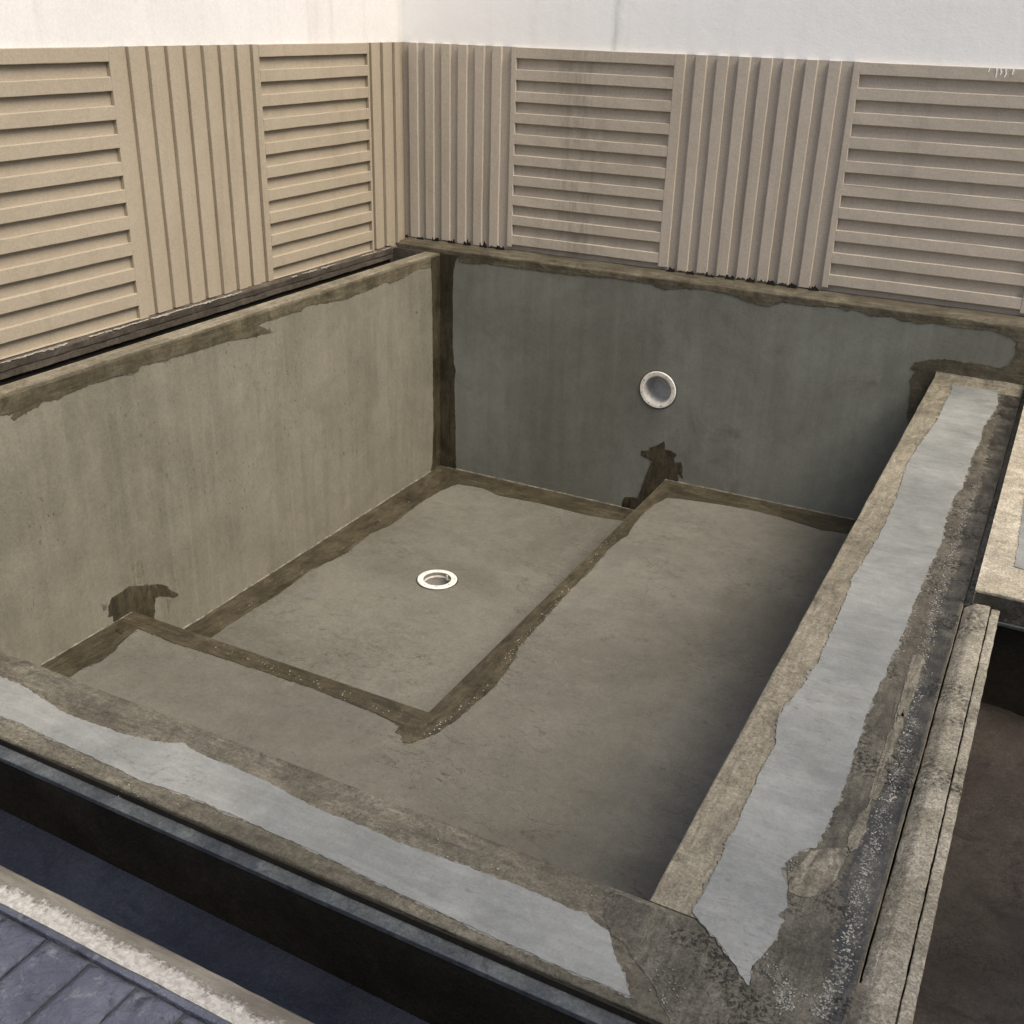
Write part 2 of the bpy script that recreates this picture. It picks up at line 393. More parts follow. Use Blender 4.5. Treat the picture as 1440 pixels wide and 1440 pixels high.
for r in range(4):
    yc = 1.136-TL/2-r*TL; off = -1.718+TW/2+(r % 2)*TW*.5
    i0 = int((XW-off)/TW)+1
    for i in range(i0, int((.6-off)/TW)):
        o = link('paving_tile', tms[(i*3+r*2) % 5], None, ter, loc=(off+i*TW, yc, ZK+random.uniform(-.001, .0012)))
        o.rotation_euler.z = math.pi*(random.random() < .5)+random.uniform(-.004, .004)

# kerb between terrace and trough
kb = thing('kerb', 'rough white and tan cement kerb between blue grey paving and the dark trough', 'kerb', (-1.7, 1.2, -.6))
kp = [(1.1575, -.6), (1.1575, ZK-.003)]+[(1.159+i*.0045, ZK) for i in range(1, 18)]+[(1.2385, ZK-.003), (1.2435, ZK-.009), (1.246, ZK-.02), (1.247, -.6)]
def kx(a, u, v):
    if v < ZK-.03: return (0, 0)
    wgt = max(0, min(1, (1.206+.012*rnd(a*9, 3)-u)/.02))
    h = .0006*noise.fractal(Vector((a*40, u*40, 1)), .8, 2.2, 4)+.0005*noise.noise(Vector((a*110, u*110, 4)))
    return (0, wgt*(h+.0015)+(1-wgt)*.0014*noise.noise(Vector((a*5, u*60, 2))))
prof('kerb_body', kp, 'x', XW+.002, XE-.002, M['kerb'], kb, seg=.011, jit=.0018, extra=kx)

# ------------------------------------------------------------------ overflow trough in front, catch basin at right
tr = thing('overflow_trough', 'deep black and dark blue overflow trough along the front of the pool', 'trough', (-1.7, 1.4, -.62))
vs = [(XW, 1.2475, -.53), (XW, 1.5565, -.53), (.056, 1.5565, -.645), (.056, 1.2475, -.645)]
n_ = 60; v2 = []; f2 = []
for i in range(n_+1):
    t = i/n_
    for j in range(7):
        y = 1.2475+(1.5565-1.2475)*j/6; xx = XW+(.056-XW)*t
        v2.append((xx, y, -.53-.115*t+.002*noise.noise(Vector((xx*3, y*9, 0))) + (.018*max(0, (y-1.53)/.0265) if j == 6 else 0)))
for i in range(n_):
    for j in range(6):
        q = i*7+j; f2.append((q, q+7, q+8, q+1))
link('trough_floor', mesh('trough_floor', v2, f2), M['navy'], tr, smooth=True)
prof('trough_foot', [(1.5570, -.7), (1.5570, -.8), (1.2470, -.8), (1.2470, -.7)], 'x', XW, .056, M['black'], tr)
ba = thing('catch_basin', 'dark brown unlit catch basin beyond the cement lip at right', 'basin', (.7, 2.6, -.9))
ZBF = -.72
bv = []; bf = []; nx, ny = 40, 60
for i in range(nx+1):
    for j in range(ny+1):
        x = .0575+(XE-.0575)*i/nx; y = 1.2475+(3.846-1.2475)*j/ny
        bv.append((x, y, ZBF+.012*noise.fractal(Vector((x*3, y*3, 2)), .9, 2, 4)+.004*noise.noise(Vector((x*14, y*9, 5)))))
for i in range(nx):
    for j in range(ny):
        q = i*(ny+1)+j; bf.append((q, q+ny+1, q+ny+2, q+1))
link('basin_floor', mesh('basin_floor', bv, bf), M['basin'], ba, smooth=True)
box('basin_wall', XE, XE+.15, 1.0, 6.76, -1.0, ZK, M['tan'], ba)
box('basin_wall', .0575, XE-.001, 1.2475, 1.26, -.74, -.42, M['black'], ba, bev=0)

# ------------------------------------------------------------------ swimming pool
pool = thing('swimming_pool', 'empty concrete pool with stepped floor and patchy dark sealing bands', 'pool', ((XP+XR)/2, (YF+YB)/2, ZF-.15))
# left wall
lw = prof('left_wall', bevelprof([(XO, -1.95), (XP, -1.95), (XP, 0), (XO, 0)], [0, 0, .007, .009]), 'y', YO-.3, YB-.001, M['pool'], pool, seg=.05, jit=.002, label='warm grey streaked left pool wall')
lw.data.materials.append(M['olive'])
for p in lw.data.polygons:
    if p.center.z > -.02: p.material_index = 1
    elif p.center.x < XO+.01: p.material_index = 1
# back wall with the round opening
NX, NZ, NR = -2.312, -.727, .104
def circ(cx, cyy, r, n=48): return [(cx+r*math.cos(2*math.pi*i/n), cyy+r*math.sin(2*math.pi*i/n)) for i in range(n)]
def holed(name, outer, cc, r, ax, val, depth, mat, parent, label=None, sgn=1):
    """slab whose face on plane ax=val has a round opening; sgn*depth is the way into the slab"""
    inner = circ(cc[0], cc[1], r); n0 = len(outer); ni = len(inner)
    def P(q, h):
        v = list(q); v.insert(ax, val+sgn*h); return tuple(v)
    allp = list(outer)+list(inner)
    tri = tessellate_polygon([[Vector((*q, 0)) for q in outer], [Vector((*q, 0)) for q in inner[::-1]]])
    idx = list(range(n0))+[n0+ni-1-i for i in range(ni)]
    vs = [P(q, 0) for q in allp]+[P(q, depth) for q in outer]+[P(q, min(depth*.95, .2)) for q in inner]
    fs = [tuple(idx[i] for i in t) for t in tri]
    N = n0+ni
    fs += [(i, (i+1) % n0, N+(i+1) % n0, N+i) for i in range(n0)]
    fs += [(n0+i, n0+(i+1) % ni, N+n0+(i+1) % ni, N+n0+i) for i in range(ni)]
    fs.append(tuple(N+i for i in range(n0)))
    fs.append(tuple(N+n0+i for i in range(ni)))
    return link(name, mesh(name, vs, fs), mat, parent, label=label)
def edge(a, b, step=.1):
    k = max(1, int((Vector(b)-Vector(a)).length/step)); return [tuple(Vector(a).lerp(Vector(b), i/k)) for i in range(k)]
def outl(x0, x1, y0, y1): return edge((x0, y0), (x1, y0))+edge((x1, y0), (x1, y1))+edge((x1, y1), (x0, y1))+edge((x0, y1), (x0, y0))
bw = holed('back_wall', outl(XW-.05, 3.0, -1.95, .002), (NX, NZ), NR, 1, YB, .175, M['poolb'], pool, label='shaded grey green back pool wall')
# coping on top of the back wall: a low rounded ledge
prof('ledge', bevelprof([(YB+.001, .0025), (6.9445, .0025), (6.9445, ZL+.002), (YB+.045, ZL), (YB+.036, ZL-.009), (YB+.002, ZL-.013)], [0, 0, 0, .006, .004, .012]), 'x', XW+.03, 3.0, M['oliveb'], bw, seg=.03, jit=.0035, freq=6, label='uneven olive brown ledge on top of the back wall')
# deep floor with the drain opening, bench (L-shaped step)
DX, DY, DR = -3.105, 5.138, .095
fl = holed('deep_floor', outl(XP-.02, XN+.05, YN-.05, YB+.02), (DX, DY), DR, 2, ZF, .2, M['floor'], pool, sgn=-1)
bp = edge((XN, YN), (XN, YB+.01))+edge((XN, YB+.01), (XR+.05, YB+.01))+edge((XR+.05, YB+.01), (XR+.05, YF-.05))+edge((XR+.05, YF-.05), (XP-.01, YF-.05))+edge((XP-.01, YF-.05), (XP-.01, YN))+edge((XP-.01, YN), (XN, YN))
n0 = len(bp); tri = tessellate_polygon([[Vector((*q, 0)) for q in bp]])
vs = [(q[0], q[1], ZN) for q in bp]+[(q[0], q[1], ZF-.2) for q in bp]
be = link('bench', mesh('bench', vs, [tuple(t) for t in tri]+[(i, (i+1) % n0, n0+(i+1) % n0, n0+i) for i in range(n0)]), M['floor'], pool, label='raised L shaped floor step around the deep end')
# front wall with the wide overflow rim and a narrow ledge outside
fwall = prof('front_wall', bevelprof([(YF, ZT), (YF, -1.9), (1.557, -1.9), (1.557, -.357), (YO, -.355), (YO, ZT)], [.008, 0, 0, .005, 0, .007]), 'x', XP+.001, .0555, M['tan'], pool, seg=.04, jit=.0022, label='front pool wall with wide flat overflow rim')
prof('outer_face_coat', [(1.552, -.371), (1.5575, -.371), (1.5575, -.70), (1.552, -.70)], 'x', XW, .055, M['black'], fwall, jit=.0003)
prof('ledge_coat', bevelprof([(YO-.002, -.3545), (1.5505, -.3555), (1.5505, -.370), (1.5566, -.370), (1.5572, -.3575), (YO-.002, -.3565)], [0, .003, 0, 0, 0, 0]), 'x', XW, .055, M['bluec'], fwall, jit=.0008, seg=.04)
prof('step_shade', [(YO-.0045, ZT-.010), (YO+.0002, ZT-.010), (YO+.0002, -.3525), (YO-.0045, -.3525)], 'x', XW, .055, M['black'], fwall, jit=.0003)  # black strip paints the recess shadow below the rim edge
# left end of the front rim runs on to the boundary wall
box('rim_end', XW, XO-.001, 1.557, YF, -.9, ZT, M['tan'], pool)
# right wall and rim
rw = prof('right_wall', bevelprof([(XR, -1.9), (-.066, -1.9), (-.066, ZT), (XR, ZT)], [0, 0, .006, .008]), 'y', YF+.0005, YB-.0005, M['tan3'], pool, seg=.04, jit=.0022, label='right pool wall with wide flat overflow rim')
prof('rim_fillet', bevelprof([(YB-.034, ZT-.001), (YB+.001, ZT-.001), (YB+.001, ZT+.028), (YB-.01, ZT+.014)], [.004, 0, 0, .006]), 'x', XR+.002, -.045, M['tan3'], rw, seg=.02, jit=.003, freq=9)
# the double lip outside the right rim
lip1 = prof('edge_lip', bevelprof([(-.062, -1.0), (-.062, ZT-.012), (-.043, ZT+.004), (-.026, ZT+.017), (.0235, ZT+.018), (.0235, -1.0)], [0, .004, .004, .007, .005, 0]), 'y', 1.25, 3.834, M['lip'], pool, seg=.008, jit=.0016, freq=26, label='rough pale cement lip along the right rim')
lip2 = prof('edge_lip', bevelprof([(.0272, -1.0), (.0272, ZT+.010), (.0565, ZT+.009), (.0565, -1.0)], [0, .004, .006, 0]), 'y', 1.25, 3.834, M['lip'], pool, seg=.008, jit=.0016, seed=31, freq=26, label='thin outer cement lip beside the catch basin')
prof('joint_fill', bevelprof([(-.0655, -1.0), (-.0402, -1.0), (-.0402, ZT+.004), (-.0655, ZT-.002)], [0, 0, .004, .003]), 'y', 3.8345, YB-.001, M['wet'], rw, seg=.02, jit=.002, freq=12)
# left gutter between the pool and the boundary wall
box('gutter_floor', XW, XO-.001, YF, YB-.001, -.5, -.33, M['black'], pool, bev=0)  # black colour paints the gutter's shade
sheet('gutter_end_sheet', 'B', [(XW+.001, -.32), (XO-.003, -.32), (XO-.003, .001), (XW+.001, .001)], M['plinth'], bw, side=-1)  # brown sheet darkens the gutter end

# --- sealing coats -------------------------------------------------------------
K = 0
def band(name, pl, free, close, mat, parent, side=1, amp=.006, step=.011, thick=.003, lift=0, label=None):
    global K; K += 1
    return sheet(name, pl, rough(px(pl, free), amp, step, K*2.3)+close, mat, parent, thick, side, lift, label)
# left wall: ragged top band, corner band, patch over the bench corner
tb = [(604, 376), (588, 378), (580, 382), (570, 389), (550, 398), (542, 397), (510, 411), (480, 422), (430, 430), (423, 437), (404, 442), (362, 457), (384, 467), (352, 474), (320, 480), (262, 497), (231, 507), (200, 513), (193, 522), (160, 530), (127, 540), (93, 555), (82, 562), (60, 565), (38, 579), (20, 591), (16, 588), (18, 581), (0, 584), (-70, 612), (-190, 650)]
pts = px('L', tb); e_ = pts[-1]
coat('sealing_band', 'L', pts, [(1.7, -.13), (1.7, -.0085), (YB-.03, -.0085), (YB-.03, pts[0][1])], M['olive'], M['wash'], lw, .005, .012, 4, label='ragged olive sealing band along the top of the left wall')
cv = [(606, 374), (607, 400), (608, 440), (608.5, 520), (609.5, 600), (608, 650), (604, 668)]
pts = px('L', cv)
sheet('sealing_band', 'L', rough([(pts[0][0], -.0095)]+pts, .004, .012, 7)+[(pts[-1][0], ZF), (YB-.0005, ZF), (YB-.0005, -.0095)], M['band'], lw, lift=.0005, label='brown sealing band in the corner of the left wall')
zp = zoom(120, 780, 9, [(345, 770), (290, 780), (300, 720), (290, 660), (330, 550), (440, 470), (560, 405), (680, 388), (860, 380), (960, 382), (1040, 400), (1062, 440), (1175, 500), (1160, 525), (1110, 545), (1020, 525), (940, 520), (880, 545), (875, 640), (872, 800)])
pts = px('L', zp)
coat('sealing_patch', 'L', pts, [(pts[-1][0], pts[-1][1]-.04), (YN+.01, pts[-1][1]-.04), (YN+.01, ZN-.03), (pts[0][0], ZN-.03)], M['bandh'], M['wash'], lw, .005, .009, 9, label='dark brown sealing patch above the bench corner')
sheet('thin_wash', 'L', rough(px('L', zoom(120, 780, 9, [(585, 395), (590, 260), (620, 130), (670, 60), (720, 80), (735, 200), (720, 330), (730, 420), (585, 430), (585, 395)])), .004, .009, 3)[:-1], M['poolw'], lw, thick=.0008)
sheet('thin_wash', 'L', rough(px('L', zoom(120, 780, 9, [(1020, 560), (1090, 570), (1080, 650), (1055, 740), (1040, 660), (1020, 560)])), .003, .009, 5)[:-1], M['poolw'], lw, thick=.0008)
sheet('thin_wash', 'L', rough(px('L', zoom(120, 780, 9, [(205, 620), (245, 640), (275, 590), (265, 690), (230, 720), (205, 620)])), .003, .008, 6)[:-1], M['wash'], lw, thick=.0008)
# coat on top of the left wall, its lighter tone paints in the light
sheet('top_coat', 'F', [(XO+.012, 1.35), (XP-.012, 1.35), (XP-.010, YB-.005), (XO+.012, YB-.005)], M['tan3'], lw, thick=.003, lift=-ZF, label='olive coat on top of the left wall, painted lighter for the light there')
# back wall: top band with the rim surround at right, corner band, patch by the bench
bt = [(645, 368), (660, 371), (680, 370), (700, 373), (760, 381), (800, 386), (850, 390), (880, 394), (915, 399), (934, 407), (965, 405), (997, 408), (1030, 415), (1047, 423), (1065, 428), (1082, 431), (1098, 424), (1140, 430), (1182, 432), (1190, 437), (1202, 435), (1223, 444), (1257, 445), (1269, 451), (1292, 455), (1311, 454), (1348, 460), (1398, 465), (1419, 473), (1430, 480), (1428, 499), (1420, 512), (1406, 517.6), (1384, 513), (1355, 508.6), (1323, 505), (1301, 507), (1287, 510), (1280, 517.6), (1288, 522), (1281.5, 534), (1279, 559), (1276, 593), (1276, 640)]
pts = px('B', bt)
coat('sealing_band', 'B', pts, [(XR+.02, pts[-1][1]), (XR+.02, ZT), (.5, ZT), (.5, .004), (pts[0][0], .004)], M['oliveb'], M['wash'], bw, .005, .012, 13, side=-1, label='ragged olive brown sealing band under the ledge')
bv_ = [(647, 358), (640, 368), (637.5, 385), (636.5, 420), (637, 480), (638.5, 512), (641, 520), (639, 540), (640.5, 590), (641, 640), (642, 662)]
pts = px('B', bv_)
sheet('sealing_band', 'B', rough(pts, .004, .011, 17)+[(pts[-1][0], ZF), (XP+.0035, ZF), (XP+.0035, .004), (pts[0][0], .004)], M['band'], bw, side=-1, lift=.0007, label='dark sealing band in the corner of the back wall')
pp = zoom(860, 600, 10.29, [(150, 1150), (165, 1080), (200, 1015), (300, 1020), (380, 1030), (430, 900), (480, 760), (530, 630), (585, 500), (540, 460), (430, 410), (430, 345), (545, 345), (560, 300), (640, 280), (690, 255), (765, 215), (772, 330), (860, 350), (945, 405), (900, 470), (915, 520), (1000, 510), (1030, 580), (1015, 690), (1040, 750), (990, 700), (955, 680), (965, 820)])
pts = px('B', pp)
coat('sealing_patch', 'B', pts, [(pts[-1][0], ZN-.02), (XN+.03, ZN-.02), (XN+.03, ZF), (pts[0][0], ZF)], M['bandh'], M['wash'], bw, .0035, .009, 19, side=-1, label='dark torn sealing patch below the round niche')
# deep floor: band along the left and the back wall
d1 = [(302, 893), (307, 889), (351, 860), (391, 836), (436, 802), (484, 780), (520, 751), (551, 738), (591, 707), (620, 690), (643, 681), (660, 683), (681, 687), (702, 697), (760, 708), (827, 725), (868, 731), (920, 742)]
pts = px('F', d1); cn = d1.index((643, 681))
coat('sealing_band', 'F', pts[:cn+1], [(pts[cn][0]-.02, YB-.0005), (XP+.0005, YB-.0005), (XP+.0005, YN-.02)], M['bandy'], M['wash'], fl, .006, .012, 23, pre=[(pts[0][0], YN-.02)], label='dark brown band along the left of the deep floor')
coat('sealing_band', 'F', pts[cn:], [(pts[-1][0], YB-.001), (XP+.05, YB-.001)], M['bandx'], M['wash'], fl, .005, .012, 25, lift=.0006, label='dark brown band along the back of the deep floor')
# bench: one band around its edges
n1 = [(1235, 760), (1190, 750), (1153, 745), (1100, 728), (1057, 717), (1018, 710), (960, 702), (939, 700), (918, 710), (893, 735), (883, 752), (860, 768), (831, 802), (793, 839), (760, 877), (731, 908), (722, 931), (693, 968), (664, 993), (639, 1014), (614, 1031), (585, 1043), (568, 1045), (563, 1030), (560, 1020), (529, 1004), (447, 971), (397, 954), (323, 929), (241, 903), (193, 884), (178, 897), (159, 917), (140, 931), (120, 939), (60, 975)]
pts = px('N', n1); E = .004; k1 = n1.index((939, 700)); k2 = n1.index((585, 1043)); k3 = n1.index((193, 884))
coat('sealing_band', 'N', pts[k1:k2+1], [(XN-.05, pts[k2][1]+.01), (XN-.05, YN-E), (XN+E, YN-E), (XN+E, YB-.0005), (pts[k1][0], YB-.0005)], M['bandy'], M['wash'], be, .006, .012, 29, label='brown sealing band along the long edge of the bench')
coat('sealing_band', 'N', pts[:k1+1], [(XN+.02, YB-.001), (pts[0][0], YB-.001)], M['bandx'], M['wash'], be, .005, .012, 30, lift=.0006, label='brown sealing band at the back of the bench')
coat('sealing_band', 'N', pts[k2:k3+1], [(XP+.01, pts[k3][1]), (XP+.01, YN-E-.001), (XN-.01, YN-E-.001)], M['bandx'], M['wash'], be, .006, .012, 33, lift=.0006, label='brown sealing band along the front edge of the deep end')
coat('sealing_band', 'N', pts[k3:], [(XP+.0005, pts[-1][1]), (XP+.0005, YN-E-.002)], M['bandy'], M['wash'], be, .006, .012, 35, lift=.0003, label='brown sealing band beside the left wall on the bench')
for nm, (xa, xb, zz) in (('floor', (XP+.004, XN, ZF)), ('bench', (XN, XR, ZN))):
    prof('joint_bead', [(YB-.0065, zz+.002), (YB+.0005, zz+.002), (YB+.0005, zz+.012)], 'x', xa, xb, M['flake2'], bw, seg=.02, jit=.0022, freq=16)
prof('joint_bead', [(XP-.0005, ZF+.003), (XP+.0055, ZF+.003), (XP-.0005, ZF+.011)], 'y', YN, YB-.02, M['flake2'], lw, seg=.02, jit=.003, freq=16)
prof('joint_bead', [(XP-.0005, ZN+.003), (XP+.0055, ZN+.003), (XP-.0005, ZN+.011)], 'y', YF, YN-.01, M['flake2'], lw, seg=.02, jit=.003, freq=16)
# front rim: long blue grey coat between tan strips
lo = [(888, 1404), (860, 1392), (700, 1322), (560, 1257), (467, 1210), (350, 1156), (272, 1123), (240, 1112), (200, 1099), (160, 1080), (120, 1060), (80, 1044), (33, 1020), (0, 1008), (-60, 985)]
hi = [(-60, 935), (0, 952), (39, 969), (86, 1001), (117, 1014), (171, 1032), (206, 1041), (233, 1046), (257, 1045), (268, 1053), (296, 1067), (327, 1080), (370, 1098), (405, 1117), (440, 1135), (486, 1154), (560, 1185), (640, 1214), (700, 1236), (770, 1264), (830, 1292), (855, 1312), (862, 1335), (870, 1356), (888, 1404)]
pl_ = px('T', lo); ph = px('T', hi)
sheet('thin_wash', 'T', rough(pl_, .008, .012, 131)+[(-4.0, pl_[-1][1]), (-4.0, pl_[-1][1]+.1)]+rough(ph, .010, .012, 133)[:-1], M['washr'], fwall, thick=.0012)
sheet('grey_coat', 'T', rough(pl_, .0032, .009, 31)+[(-4.0, pl_[-1][1]), (-4.0, pl_[-1][1]+.1)]+rough(ph, .0042, .009, 33)[:-1], M['grey'], fwall, label='pale blue grey coat strip on the front rim')
# right rim: coat strip, damp outer zone, tan flake, dark lapped corner
rl = [(1338, 542), (1339, 548), (1330, 566), (1318, 592), (1310, 602), (1298, 620), (1290, 630), (1274, 657), (1263, 696), (1237, 753), (1227, 770), (1200, 810), (1193, 833), (1169, 890), (1148, 937), (1132, 961), (1094, 1011), (1090, 1048), (1065, 1098), (1027, 1182), (994, 1248), (973, 1284), (982, 1296), (1007, 1323), (1036, 1361), (1052, 1388)]
rr_ = [(1052, 1388), (1055, 1361), (1075, 1345), (1090, 1319), (1102, 1298), (1094, 1290), (1107, 1278), (1107, 1244), (1098, 1223), (1110, 1210), (1123, 1198), (1148, 1194), (1165, 1157), (1190, 1098), (1215, 1015), (1232, 973), (1250, 936), (1273, 882), (1290, 837), (1307, 797), (1323, 767), (1330, 727), (1343, 697), (1353, 687), (1365, 647), (1378, 620), (1383, 600), (1403, 570), (1403, 550)]
sheet('thin_wash', 'T', rough(px('T', rl), .010, .012, 137)[:-1]+rough(px('T', rr_), .014, .012, 139), M['washr'], rw, thick=.0034)
sheet('grey_coat', 'T', rough(px('T', rl), .004, .009, 37)[:-1]+rough(px('T', rr_), .0045, .009, 39), M['grey'], rw, thick=.0040, lift=.0004, label='pale grey coat strip on the right rim')
wt = [(1412, 556), (1398, 600), (1392, 640), (1376, 690), (1352, 735), (1345, 800), (1318, 850), (1312, 900), (1292, 960), (1268, 1010), (1262, 1070), (1225, 1130), (1205, 1200), (1178, 1240), (1185, 1300), (1160, 1350), (1168, 1400), (1150, 1440), (1140, 1480)]
pts = px('T', wt)
sheet('damp_strip', 'T', rough(pts, .022, .008, 41)+[(-.075, pts[-1][1]), (-.075, pts[0][1])], M['wet'], rw, thick=.0034, label='dark damp cement strip beside the lip')
lp = [(1396, 553), (1394, 572), (1376, 600), (1371, 620), (1356, 647), (1343, 687), (1332, 700), (1320, 727), (1313, 767), (1296, 800), (1280, 840), (1263, 885), (1240, 940), (1222, 975), (1204, 1020), (1178, 1100), (1153, 1160), (1130, 1190), (1100, 1200), (1085, 1235), (1090, 1262), (1085, 1290), (1082, 1305), (1070, 1330), (1052, 1362), (1060, 1400), (1075, 1440), (1080, 1490)]
pts = px('T', lp)
sheet('lap_coat', 'T', rough(pts, .005, .009, 61)+[(-.068, pts[-1][1]), (-.068, pts[0][1])], M['lap'], rw, thick=.0026, label='grey brown cement coat outside the right strip')
for fk in ([(1060, 200), (1085, 195), (1105, 215), (1092, 270), (1060, 350), (1040, 410), (1015, 400), (1035, 320), (1060, 200)],
           [(1035, 380), (1030, 450), (1000, 500), (965, 640), (940, 690), (915, 680), (945, 580), (985, 460), (1035, 380)],
           [(925, 700), (905, 790), (880, 850), (840, 870), (850, 800), (880, 740), (925, 700)],
           [(860, 850), (800, 960), (750, 1010), (700, 1020), (650, 1000), (640, 940), (690, 900), (720, 860), (790, 850), (860, 850)]):
    q_ = px('T', zoom(840, 840, 2.4, fk))
    sheet('thin_wash', 'T', rough(q_, .005, .01, fk[0][0]*.37)[:-1], M['lap'], rw, thick=.0040)
    sheet('cement_patch', 'T', rough(q_, .004, .008, fk[0][0]*.61)[:-1], M['tan2'], rw, thick=.0046)
for ridge in ([(1040, 290), (1025, 350), (1005, 410), (1000, 450)], [(990, 500), (965, 570), (935, 660), (905, 730)], [(880, 790), (860, 830), (850, 855)]):
    q_ = px('T', zoom(840, 840, 2.4, ridge)); wd = .0013
    sheet('ridge', 'T', rough([(p[0]-wd, p[1]) for p in q_], .0012, .006, 2)+rough([(p[0]+wd, p[1]-.003) for p in q_[::-1]], .0012, .006, 5), M['flake2'], rw, thick=.0065)
dg = zoom(860, 1240, 3.79, [(168, 122), (260, 160), (350, 188), (440, 205), (530, 300), (640, 450), (740, 570), (850, 758), (920, 900), (330, 900), (300, 720), (200, 520), (120, 420), (60, 330), (0, 290), (-40, 190), (-30, 40), (168, 122)])
sheet('lap_patch', 'T', rough(px('T', dg), .003, .01, 47)[:-1], M['lap'], fwall, thick=.0018, label='darker lapped cement patch at the rim corner')
# mortar crumbs along the damp strip
def crumbs(name, pl, lines, n, spread, rmax, mat, parent, kind='stuff'):
    vs = []; fs = []; ax, val = PL[pl]
    ico = bmesh.new(); bmesh.ops.create_icosphere(ico, subdivisions=1, radius=1)
    iv = [v.co.copy() for v in ico.verts]; ivf = [tuple(v.index for v in f.verts) for f in ico.faces]; ico.free()
    for _ in range(n):
        ln = random.choice(lines); k = random.randrange(len(ln)-1); t = random.random()
        p = Vector(on(pl, *ln[k])).lerp(Vector(on(pl, *ln[k+1])), t)
        p += Vector((random.gauss(0, spread), random.gauss(0, spread*1.3)))
        if pl == 'T' and not (-4 < p.x < -.078): continue
        r = rmax*random.uniform(.25, 1)**1.6; b = len(vs); sc = (random.uniform(.6, 1.6), random.uniform(.6, 1.6), random.uniform(.3, .6)); ang = random.random()*6.28
        for v in iv:
            q = Vector((v.x*sc[0], v.y*sc[1], v.z*sc[2]))*r*(1+.35*noise.noise(v*1.7+Vector((b, 0, 0))))
            q = Matrix.Rotation(ang, 3, 'Z') @ q
            vs.append((p.x+q.x, p.y+q.y, val+.0032+q.z))
        fs += [tuple(i+b for i in f) for f in ivf]
    o = link(name, mesh(name, vs, fs), mat, parent, smooth=True); o['kind'] = kind; return o
crumbs('mortar_crumbs', 'T', [[(1372, 680), (1345, 760), (1322, 830), (1302, 900), (1283, 1010), (1256, 1100), (1226, 1190), (1206, 1270), (1186, 1360), (1150, 1430)]], 3000, .012, .0036, M['crumb'], rw)
crumbs('mortar_crumbs', 'T', [[(1310, 775), (1300, 810)], [(1285, 850), (1255, 930)], [(1112, 1215), (1128, 1240)], [(1075, 1350), (1125, 1400)], [(1095, 1390), (1110, 1420)]], 900, .012, .0032, M['crumb'], rw)
o = crumbs('mortar_crumbs', 'T', [[(480, 1150), (905, 1280)], [(30, 1035), (240, 1130)], [(925, 1370), (950, 1420)]], 260, .012, .0028, M['crumb'], fwall)

be_ = crumbs('mortar_crumbs', 'N', [[(745, 885), (700, 945)], [(690, 965), (600, 1035)], [(395, 945), (590, 1015)], [(300, 910), (400, 945)], [(880, 740), (820, 800)], [(800, 825), (750, 890)]], 420, .012, .0034, M['flake'], be)  # pale crumbs stand in for white sparkles on the bench bands
crumbs('mortar_crumbs', 'F', [[(300, 885), (600, 690)], [(650, 675), (860, 720)], [(480, 850), (720, 800)]], 120, .03, .003, M['flake'], fl)
# ------------------------------------------------------------------ round fittings
def lathe(prof_, n, axis, c, name, mat, parent, closed=True):
    """prof_: list of (r, h); h runs out of the surface along axis vector"""
    vs = []; fs = []; k = len(prof_)
    for i in range(n):
        a = 2*math.pi*i/n
        for r, h in prof_:
            if axis == 'y': vs.append((c[0]+r*math.cos(a), c[1]-h, c[2]+r*math.sin(a)))
            else: vs.append((c[0]+r*math.cos(a), c[1]+r*math.sin(a), c[2]+h))
    for i in range(n):
        for j in range(k if closed else k-1):
            j2 = (j+1) % k; i2 = (i+1) % n
            fs.append((i*k+j, i2*k+j, i2*k+j2, i*k+j2))
    o = link(name, mesh(name, vs, fs), mat, parent)
    for p in o.data.polygons: p.use_smooth = True
    md = o.modifiers.new('edges', 'EDGE_SPLIT'); md.split_angle = R_(35)
    return o
def fitting(name, label, cat, axis, c, R1, R2, depth, holes, ph):
    t = thing(name, label, cat, c)
    lathe([(R2, .002), (R2, .0105), (R2+.003, .012), (R1-.004, .0105), (R1, .007), (R1, .0005)], 64, axis, c, 'flange', M['pvc'], t)
    lathe([(R2-.0005, .010), (R2-.004, .008), (R2-.006, -.03), (R2-.012, -depth*.6), (R2-.03, -depth), (.001, -depth-.006), (.001, -depth-.012), (R2+.0, -depth-.01), (R2-.0005, -.02)], 64, axis, c, 'cup', M['pvcin'] if axis == 'y' else M['pvcdk'], t)
    lathe([(R1-.002, .001), (R1-.002, .004), (R1+.004, .0035), (R1+.0075, .0012)], 64, axis, c, 'dark_ring', M['wet'], t)  # dark ring outlining the flange
    rm = (R1+R2)/2
    for i in range(holes):
        a = ph+2*math.pi*i/holes
        cc = (c[0]+rm*math.cos(a), c[1]-.010, c[2]+rm*math.sin(a)) if axis == 'y' else (c[0]+rm*math.cos(a), c[1]+rm*math.sin(a), c[2]+.010)
        lathe([(.0005, .0012), (.0036, .0012), (.0042, .0022), (.0048, .0012), (.0048, -.002), (.0005, -.002)], 10, axis, cc, 'screw_hole', M['hole'], t)
    return t
nc = fitting('light_niche', 'round white flanged light niche in the back pool wall', 'pool light', 'y', (NX, YB, NZ), .131, .099, .10, 8, .3)
dr = fitting('floor_drain', 'round white flanged drain in the deep pool floor', 'drain', 'z', (DX, DY, ZF), .126, .089, .11, 8, .5)
lathe([(.086, -.012), (.0865, -.024), (.082, -.024), (.082, -.012)], 48, 'z', (DX, DY, ZF), 'inner_collar', M['pvc'], dr)
for a in (1.25, 4.2):
    x, y = DX+.084*math.cos(a), DY+.084*math.sin(a)
    lathe([(.0005, .004), (.0065, .004), (.007, -.03), (.0005, -.03)], 12, 'z', (x, y, ZF), 'screw_boss', M['pvc'], dr)
